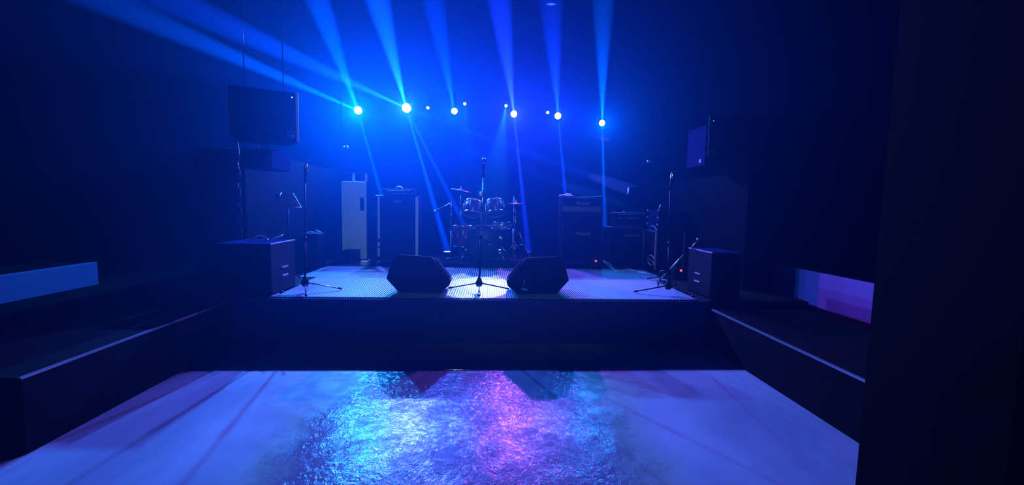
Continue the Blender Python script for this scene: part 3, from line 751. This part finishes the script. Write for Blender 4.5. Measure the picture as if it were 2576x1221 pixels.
# coil of pale cable hanging on the side of the case
q = PX(1637, 655, x0 - .03)
pts = []
for k in range(61):
    an = 2 * PI * k / 20; rr = 1 + .10 * math.sin(k * .7)
    pts.append((x0 - .02 - .012 * (k / 60), q.y + .145 * rr * math.cos(an) - .04 * math.sin(an), q.z + .085 * rr * math.sin(an) + .03 * math.cos(an) - .0))
t = thing('cable_coil', (x0 - .03, q.y, q.z - .1), 'coil of pale blue-white cable hung on the side of the tall rack case', 'cable')
MB().tube(pts, .006, 6).build('loops', 'palecable', t)
MB().tube(squiggle([pts[-1], (x0 - .03, q.y - .16, q.z - .03), (x0 - .03, q.y - .22, q.z - .08)]), .006, 6).build('tail', 'palecable', t)

# ================================================================== FLOOR ELECTRICS
def drop_box(px, py, Y, label, w_=.13):
    q = P(px, py, Y)
    t = thing('power_strip', (q.x, Y + .06, STAGE_Z), label, 'power strip')
    MB().box((q.x - w_, Y, STAGE_Z + .001), (q.x + w_, Y + .12, q.z + .03), .008).build('body', 'plastic', t)
    MB().cyl((q.x, Y - .012, q.z), (q.x, Y + .004, q.z), .017, n=14).build('pilot_light', 'redled', t)
    for k in (-1, 1):
        MB().cyl((q.x + k * w_ * .55, Y - .004, q.z - .01), (q.x + k * w_ * .55, Y + .004, q.z - .01), .02, n=14).build('socket', 'dark', t)
drop_box(1499, 657, 7.4, 'black power box with a red light at the foot of the tallest guitar stack')
drop_box(1713, 681, 6.3, 'black power box with a red light behind the right subwoofer', .09)
c = MB()
for k, (oy, oz) in enumerate(((0, 0), (.05, .0), (.09, .005))):
    c.tube(squiggle([G(1512 + 3 * k, 662, STAGE_Z) + Vector((0, 0, .05)), G(1524 + 5 * k, 668, STAGE_Z) + Vector((0, 0, .03)), G(1538 + 4 * k, 676 + 2 * k, STAGE_Z + .02), G(1556 - 2 * k, 683 + k, STAGE_Z + .02), G(1580, 683 - 3 * k, STAGE_Z + .026), G(1612, 684 + 2 * k, STAGE_Z + .026), G(1638, 693 - k, STAGE_Z + .026)]), .008, 6)
tag(c.build('cable', 'palecable'), 'pale cables trailing over the mat from the red-lit power box to the right', 'cable')

# ================================================================== DRUM KIT
RZ_ = .60
t = thing('drum_riser', (0, 8.2, STAGE_Z), 'low dark carpeted riser under the drum kit', 'drum riser')
MB().box((-1.15, 7.24, STAGE_Z + .001), (1.1, 9.2, RZ_), .006).build('deck', 'carpet', t)
MB().box((-1.15, 7.232, STAGE_Z + .004), (1.1, 7.242, RZ_ - .01)).build('skirt', 'boxpaint', t)
def drum(name, c, axis, r, h, label, cat, shell, head, group=None, lugs=8, legs=None, lugr=.010, hoopmat='chrome'):
    c = Vector(c); ax = Vector(axis).normalized(); q = ax.to_track_quat('Z', 'Y')
    t = thing(name, c - Vector((0, 0, r if abs(ax.z) < .5 else h / 2)), label, cat, group=group)
    MB().lathe([(r * .97, -h / 2), (r, -h / 2 + .004), (r, h / 2 - .004), (r * .97, h / 2)], c, ax, 40).build('shell', shell, t)
    for sg in (-1, 1):
        MB().lathe([(.001, sg * (h / 2 + .002)), (r * .96, sg * (h / 2 + .004)), (r * .98, sg * (h / 2 - .004))], c, ax, 40).build('head', head if sg > 0 else 'drumhead', t)
        z = sg * (h / 2)
        MB().lathe([(r * .985, z - .012), (r * 1.035, z - .012), (r * 1.035, z + .014), (r * .985, z + .014), (r * .985, z - .012)], c, ax, 40).build('hoop', hoopmat, t)
    for k in range(lugs):
        an = 2 * PI * (k + .5) / lugs; u = q @ Vector((math.cos(an), math.sin(an), 0))
        p = c + u * (r + .012)
        MB().cyl(p - ax * (h * .48), p + ax * (h * .48), .0035, n=6).cyl(p - ax * (h * .14), p + ax * (h * .14), lugr, n=8).build('lug', 'chrome', t)
    return t
bd = Vector(P(1215, 617, 7.45)); bd.z = RZ_ + .33
bx = bd.x
t = drum('bass_drum', (bx, 7.62, bd.z), (0, -1, 0), .315, .42, 'large bass drum facing the room at the front of the riser', 'drum', 'wine', 'drumhead', lugs=8, hoopmat='wine')
n = 48; pts = [(bx + .318 * math.cos(2 * PI * k / n), 7.395, bd.z + .318 * math.sin(2 * PI * k / n)) for k in range(n + 1)]
MB().tube(pts, .007, 6).build('front_rim', 'boxpaint', t)
for an in (60, 120, 20, 160, -20, 200):
    u = Vector((math.cos(math.radians(an)), 0, math.sin(math.radians(an)))); p = Vector((bx, 7.395, bd.z)) + u * .315
    MB().box(p - Vector((.022, .012, .012)), p + Vector((.022, .02, .012)), .004).build('claw_hook', 'chrome', t)
for sg in (-1, 1):
    MB().tube([(bx + sg * .29, 7.6, bd.z - .1), (bx + sg * .40, 7.45, RZ_ + .012)], .009, 8).build('spur', 'chrome', t)
q = P(1232, 615, 7.39)
MB().box((q.x - .02, 7.387, q.z - .012), (q.x + .02, 7.391, q.z + .012), .001).build('badge', 'logo', t)
tl = P(1189, 525, 7.55); tr = P(1245, 523, 7.55)
for pnt, sgn, lb in ((tl, 1, 'rack tom mounted over the bass drum, left of the centre microphone stand'), (tr, -1, 'rack tom mounted over the bass drum, right of the centre microphone stand')):
    t = drum('tom_drum', (pnt.x, 7.62, pnt.z), (.12 * sgn, .42, .9), .155, .22, lb, 'drum', 'wine', 'whitehead', 'rack toms', lugs=6)
    e = Vector((bx + (-.05 if sgn > 0 else .03), 7.58, bd.z + .325))
    MB().tube([Vector((pnt.x, 7.62, pnt.z)) + Vector((.15 * sgn, -.02, -.02)), Vector((e.x, 7.56, pnt.z - .03)), e], .010, 8).build('mount_tube', 'chrome', t)
ft = P(1163, 600, 7.85)
t = drum('floor_tom', (ft.x, 7.95, RZ_ + .42), (0, .02, 1), .195, .38, 'wine red floor tom on legs at the left of the bass drum', 'drum', 'wine', 'whitehead', lugs=8)
for an in (30, 150, 270):
    u = Vector((math.cos(math.radians(an)), math.sin(math.radians(an)), 0)) * .21
    MB().tube([Vector((ft.x, 7.95, RZ_ + .5)) + u, Vector((ft.x, 7.95, RZ_ + .03)) + u, Vector((ft.x, 7.95, RZ_ + .008)) + u * 1.08], .007, 8).build('leg', 'chrome', t)
sn = P(1262, 569, 7.95)
t = drum('snare_drum', (sn.x, 8.0, sn.z), (0, .04, 1), .175, .12, 'shiny silver snare drum right of the bass drum', 'drum', 'steel', 'whitehead', lugs=10, lugr=.009)
MB().box((sn.x + .0, 7.81, sn.z - .05), (sn.x + .04, 7.83, sn.z + .05), .004).build('strainer', 'chrome', t)
MB().cyl((sn.x, 8.0, RZ_ + .1), (sn.x, 8.0, sn.z - .07), .012, n=10).build('stand_pole', 'chrome', t)
for k in range(3):
    an = k * 2.094 + .3
    MB().tube([(sn.x, 8.0, RZ_ + .22), (sn.x + .22 * math.cos(an), 8.0 + .22 * math.sin(an), RZ_ + .01)], .007, 6).build('stand_leg', 'chrome', t)
def cymbal(cx, cy, cz, r, tilt, label, base=None, two=False, arm=False):
    t = thing('cymbal' if not two else 'hi_hat', (cx, cy, RZ_), label, 'cymbal')
    for k in range(2 if two else 1):
        fl = -1 if k else 1
        MB().lathe([(.001, .022 * fl), (.03, .02 * fl), (.045, .008 * fl), (r * .6, .0), (r, -.010 * fl), (r, -.012 * fl), (r * .6, -.002), (.04, .005 * fl), (.001, .018 * fl)], (cx, cy, cz - .03 * k), tilt, 40).build('cymbal_plate', 'bronze', t)
    MB().cyl((cx, cy, RZ_ + .12), (cx, cy, cz + .05), .009, n=10).build('pole', 'chrome', t)
    MB().cyl((cx, cy, RZ_ + .3), (cx, cy, RZ_ + .34), .02, n=10).cyl((cx, cy, cz - .3), (cx, cy, cz - .26), .018, n=10).build('collar', 'chrome', t)
    MB().sphere((cx, cy, cz + .055), .013).build('wing_nut', 'chrome', t)
    for k in range(3):
        an = k * 2.094 + .5
        MB().tube([(cx, cy, RZ_ + .3), (cx + .26 * math.cos(an), cy + .26 * math.sin(an), RZ_ + .01)], .007, 6).build('leg', 'chrome', t)
    return t
q = P(1160, 478, 8.35)
cymbal(q.x, 8.35, q.z, .21, (.18, -.06, 1), 'thin crash cymbal tilted above the left rack tom')
q = P(1297, 512, 8.0)
cymbal(q.x, 8.0, q.z, .17, (0, .02, 1), 'pair of hi-hat cymbals on a stand at the right of the kit', two=True)
# drum microphone stands
def drum_mic_stand(px, pyt, pyb, Y, label, boom):
    a = P(px, pyt, Y); zb = RZ_
    t = thing('boom_stand', (a.x, Y, zb), label, 'microphone stand')
    MB().cyl((a.x, Y, zb + .03), (a.x, Y, zb + (a.z - zb) * .5), .011, n=10).build('lower_pole', 'alu', t)
    MB().cyl((a.x, Y, zb + (a.z - zb) * .48), (a.x, Y, a.z), .007, n=10).build('upper_pole', 'chrome', t)
    MB().cyl((a.x, Y, zb + .001), (a.x, Y, zb + .03), .11, .09, 24).build('round_base', 'blackmetal', t)
    if boom:
        b = P(boom[0], boom[1], Y - .05)
        MB().cyl((a.x, Y - .02, a.z), b, .007, n=8).build('boom_arm', 'chrome', t)
        MB().sphere((a.x, Y, a.z), .018).build('joint', 'plastic', t)
        return b, Vector((a.x, Y - .02, a.z))
    return None
bo = drum_mic_stand(1135, 510, 650, 7.75, 'boom stand reaching left beside the floor tom', (1112, 523))
e = bo[0]; q = P(1097, 531, 7.7)
mic(None, q, e + (e - q).normalized() * .04, 'bright silver microphone on the boom left of the drums', .022)
drum_mic_stand(1293, 493, 648, 7.6, 'straight thin stand in front of the hi-hat', None)
b4 = P(1332, 644, 7.4)
t = thing('boom_stand', (b4.x, 7.4, RZ_), 'thin silver rod leaning from the floor towards the hi-hat', 'microphone stand')
p1 = P(1318, 616, 7.4); p2 = P(1306, 585, 7.4)
MB().tube([p1, P(1326, 630, 7.4), b4, Vector((b4.x + .03, 7.4, RZ_ + .02))], .008, 8).build('lower_rod', 'chrome', t)
MB().tube([p2, p1], .010, 8).build('upper_rod', 'chrome', t)
MB().tube([p1, P(1308, 616, 7.4)], .006, 6).build('knob', 'alu', t)
MB().cyl((b4.x + .03, 7.4, RZ_ + .001), (b4.x + .03, 7.4, RZ_ + .02), .06, .05, 16).build('base', 'blackmetal', t)

# ================================================================== SMALL WALL SPOTLIGHTS
for px, py, sg, X, lbl in ((865, 370, 1, -3.05, 'small unlit silver spotlight hanging below and left of the cyan lamp'), (1638, 408, -1, 3.45, 'small unlit silver spotlight hanging high above the rack cases')):
    a = P(px, py, 8.3 if sg > 0 else 8.1)
    t = thing('spotlight', (a.x, a.y, a.z), lbl, 'spotlight')
    ce = a + Vector((-sg * .03, 0, 0))
    MB().cyl((ce.x, ce.y, ZC - .02), (ce.x, ce.y, ZC), .04, n=16).build('ceiling_plate', 'blackmetal', t)
    MB().cyl(ce, (ce.x, ce.y, ZC), .007, n=8).build('drop_rod', 'dark', t)
    hd = a + Vector((sg * -.0, 0, 0))
    MB().cyl(hd + Vector((-.055, 0, 0)), hd + Vector((.03, 0, 0)), .012, .018, 14).build('body', 'alu', t)
    MB().sphere(hd + Vector((sg * .06, -.01, -.01)) if sg > 0 else hd + Vector((-.06, -.01, 0)), .036, (.8, 1, 1.1), 14).build('head', 'alu', t)

# ================================================================== SIDE PLATFORMS: BENCHES
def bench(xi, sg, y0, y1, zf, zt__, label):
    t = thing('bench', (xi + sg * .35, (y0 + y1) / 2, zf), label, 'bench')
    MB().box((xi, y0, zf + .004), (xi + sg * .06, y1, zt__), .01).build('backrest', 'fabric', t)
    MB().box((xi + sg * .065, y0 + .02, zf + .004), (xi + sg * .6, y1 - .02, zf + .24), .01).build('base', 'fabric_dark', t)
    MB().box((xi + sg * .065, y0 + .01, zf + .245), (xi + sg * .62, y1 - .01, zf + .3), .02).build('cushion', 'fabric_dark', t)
a = PX(1948, 664, 3.95)
bench(3.95, 1, 3.2, a.y, RZ, a.z, 'long upholstered bench on the right platform, its lit side facing the pit')
a = PX(245, 659, -5.0)
bench(-5.0, -1, 3.2, a.y, LZ, a.z, 'long upholstered bench on the left platform, its lit side facing the pit')
a = G(1908, 757, RZ)
t = thing('power_adapter', (a.x, a.y, RZ), 'small black plug with a cyan light bar on the right platform beside the subwoofer', 'power adapter')
MB().box((a.x - .04, a.y, RZ + .001), (a.x + .05, a.y + .05, RZ + .022), .004).build('body', 'plastic', t)
MB().box((a.x - .03, a.y - .004, RZ + .014), (a.x + .045, a.y + .006, RZ + .024), .002).build('light_bar', 'cyanled', t)
MB().box((a.x - .055, a.y, RZ + .001), (a.x - .04, a.y + .03, RZ + .1), .003).build('upright_plug', 'plastic', t)
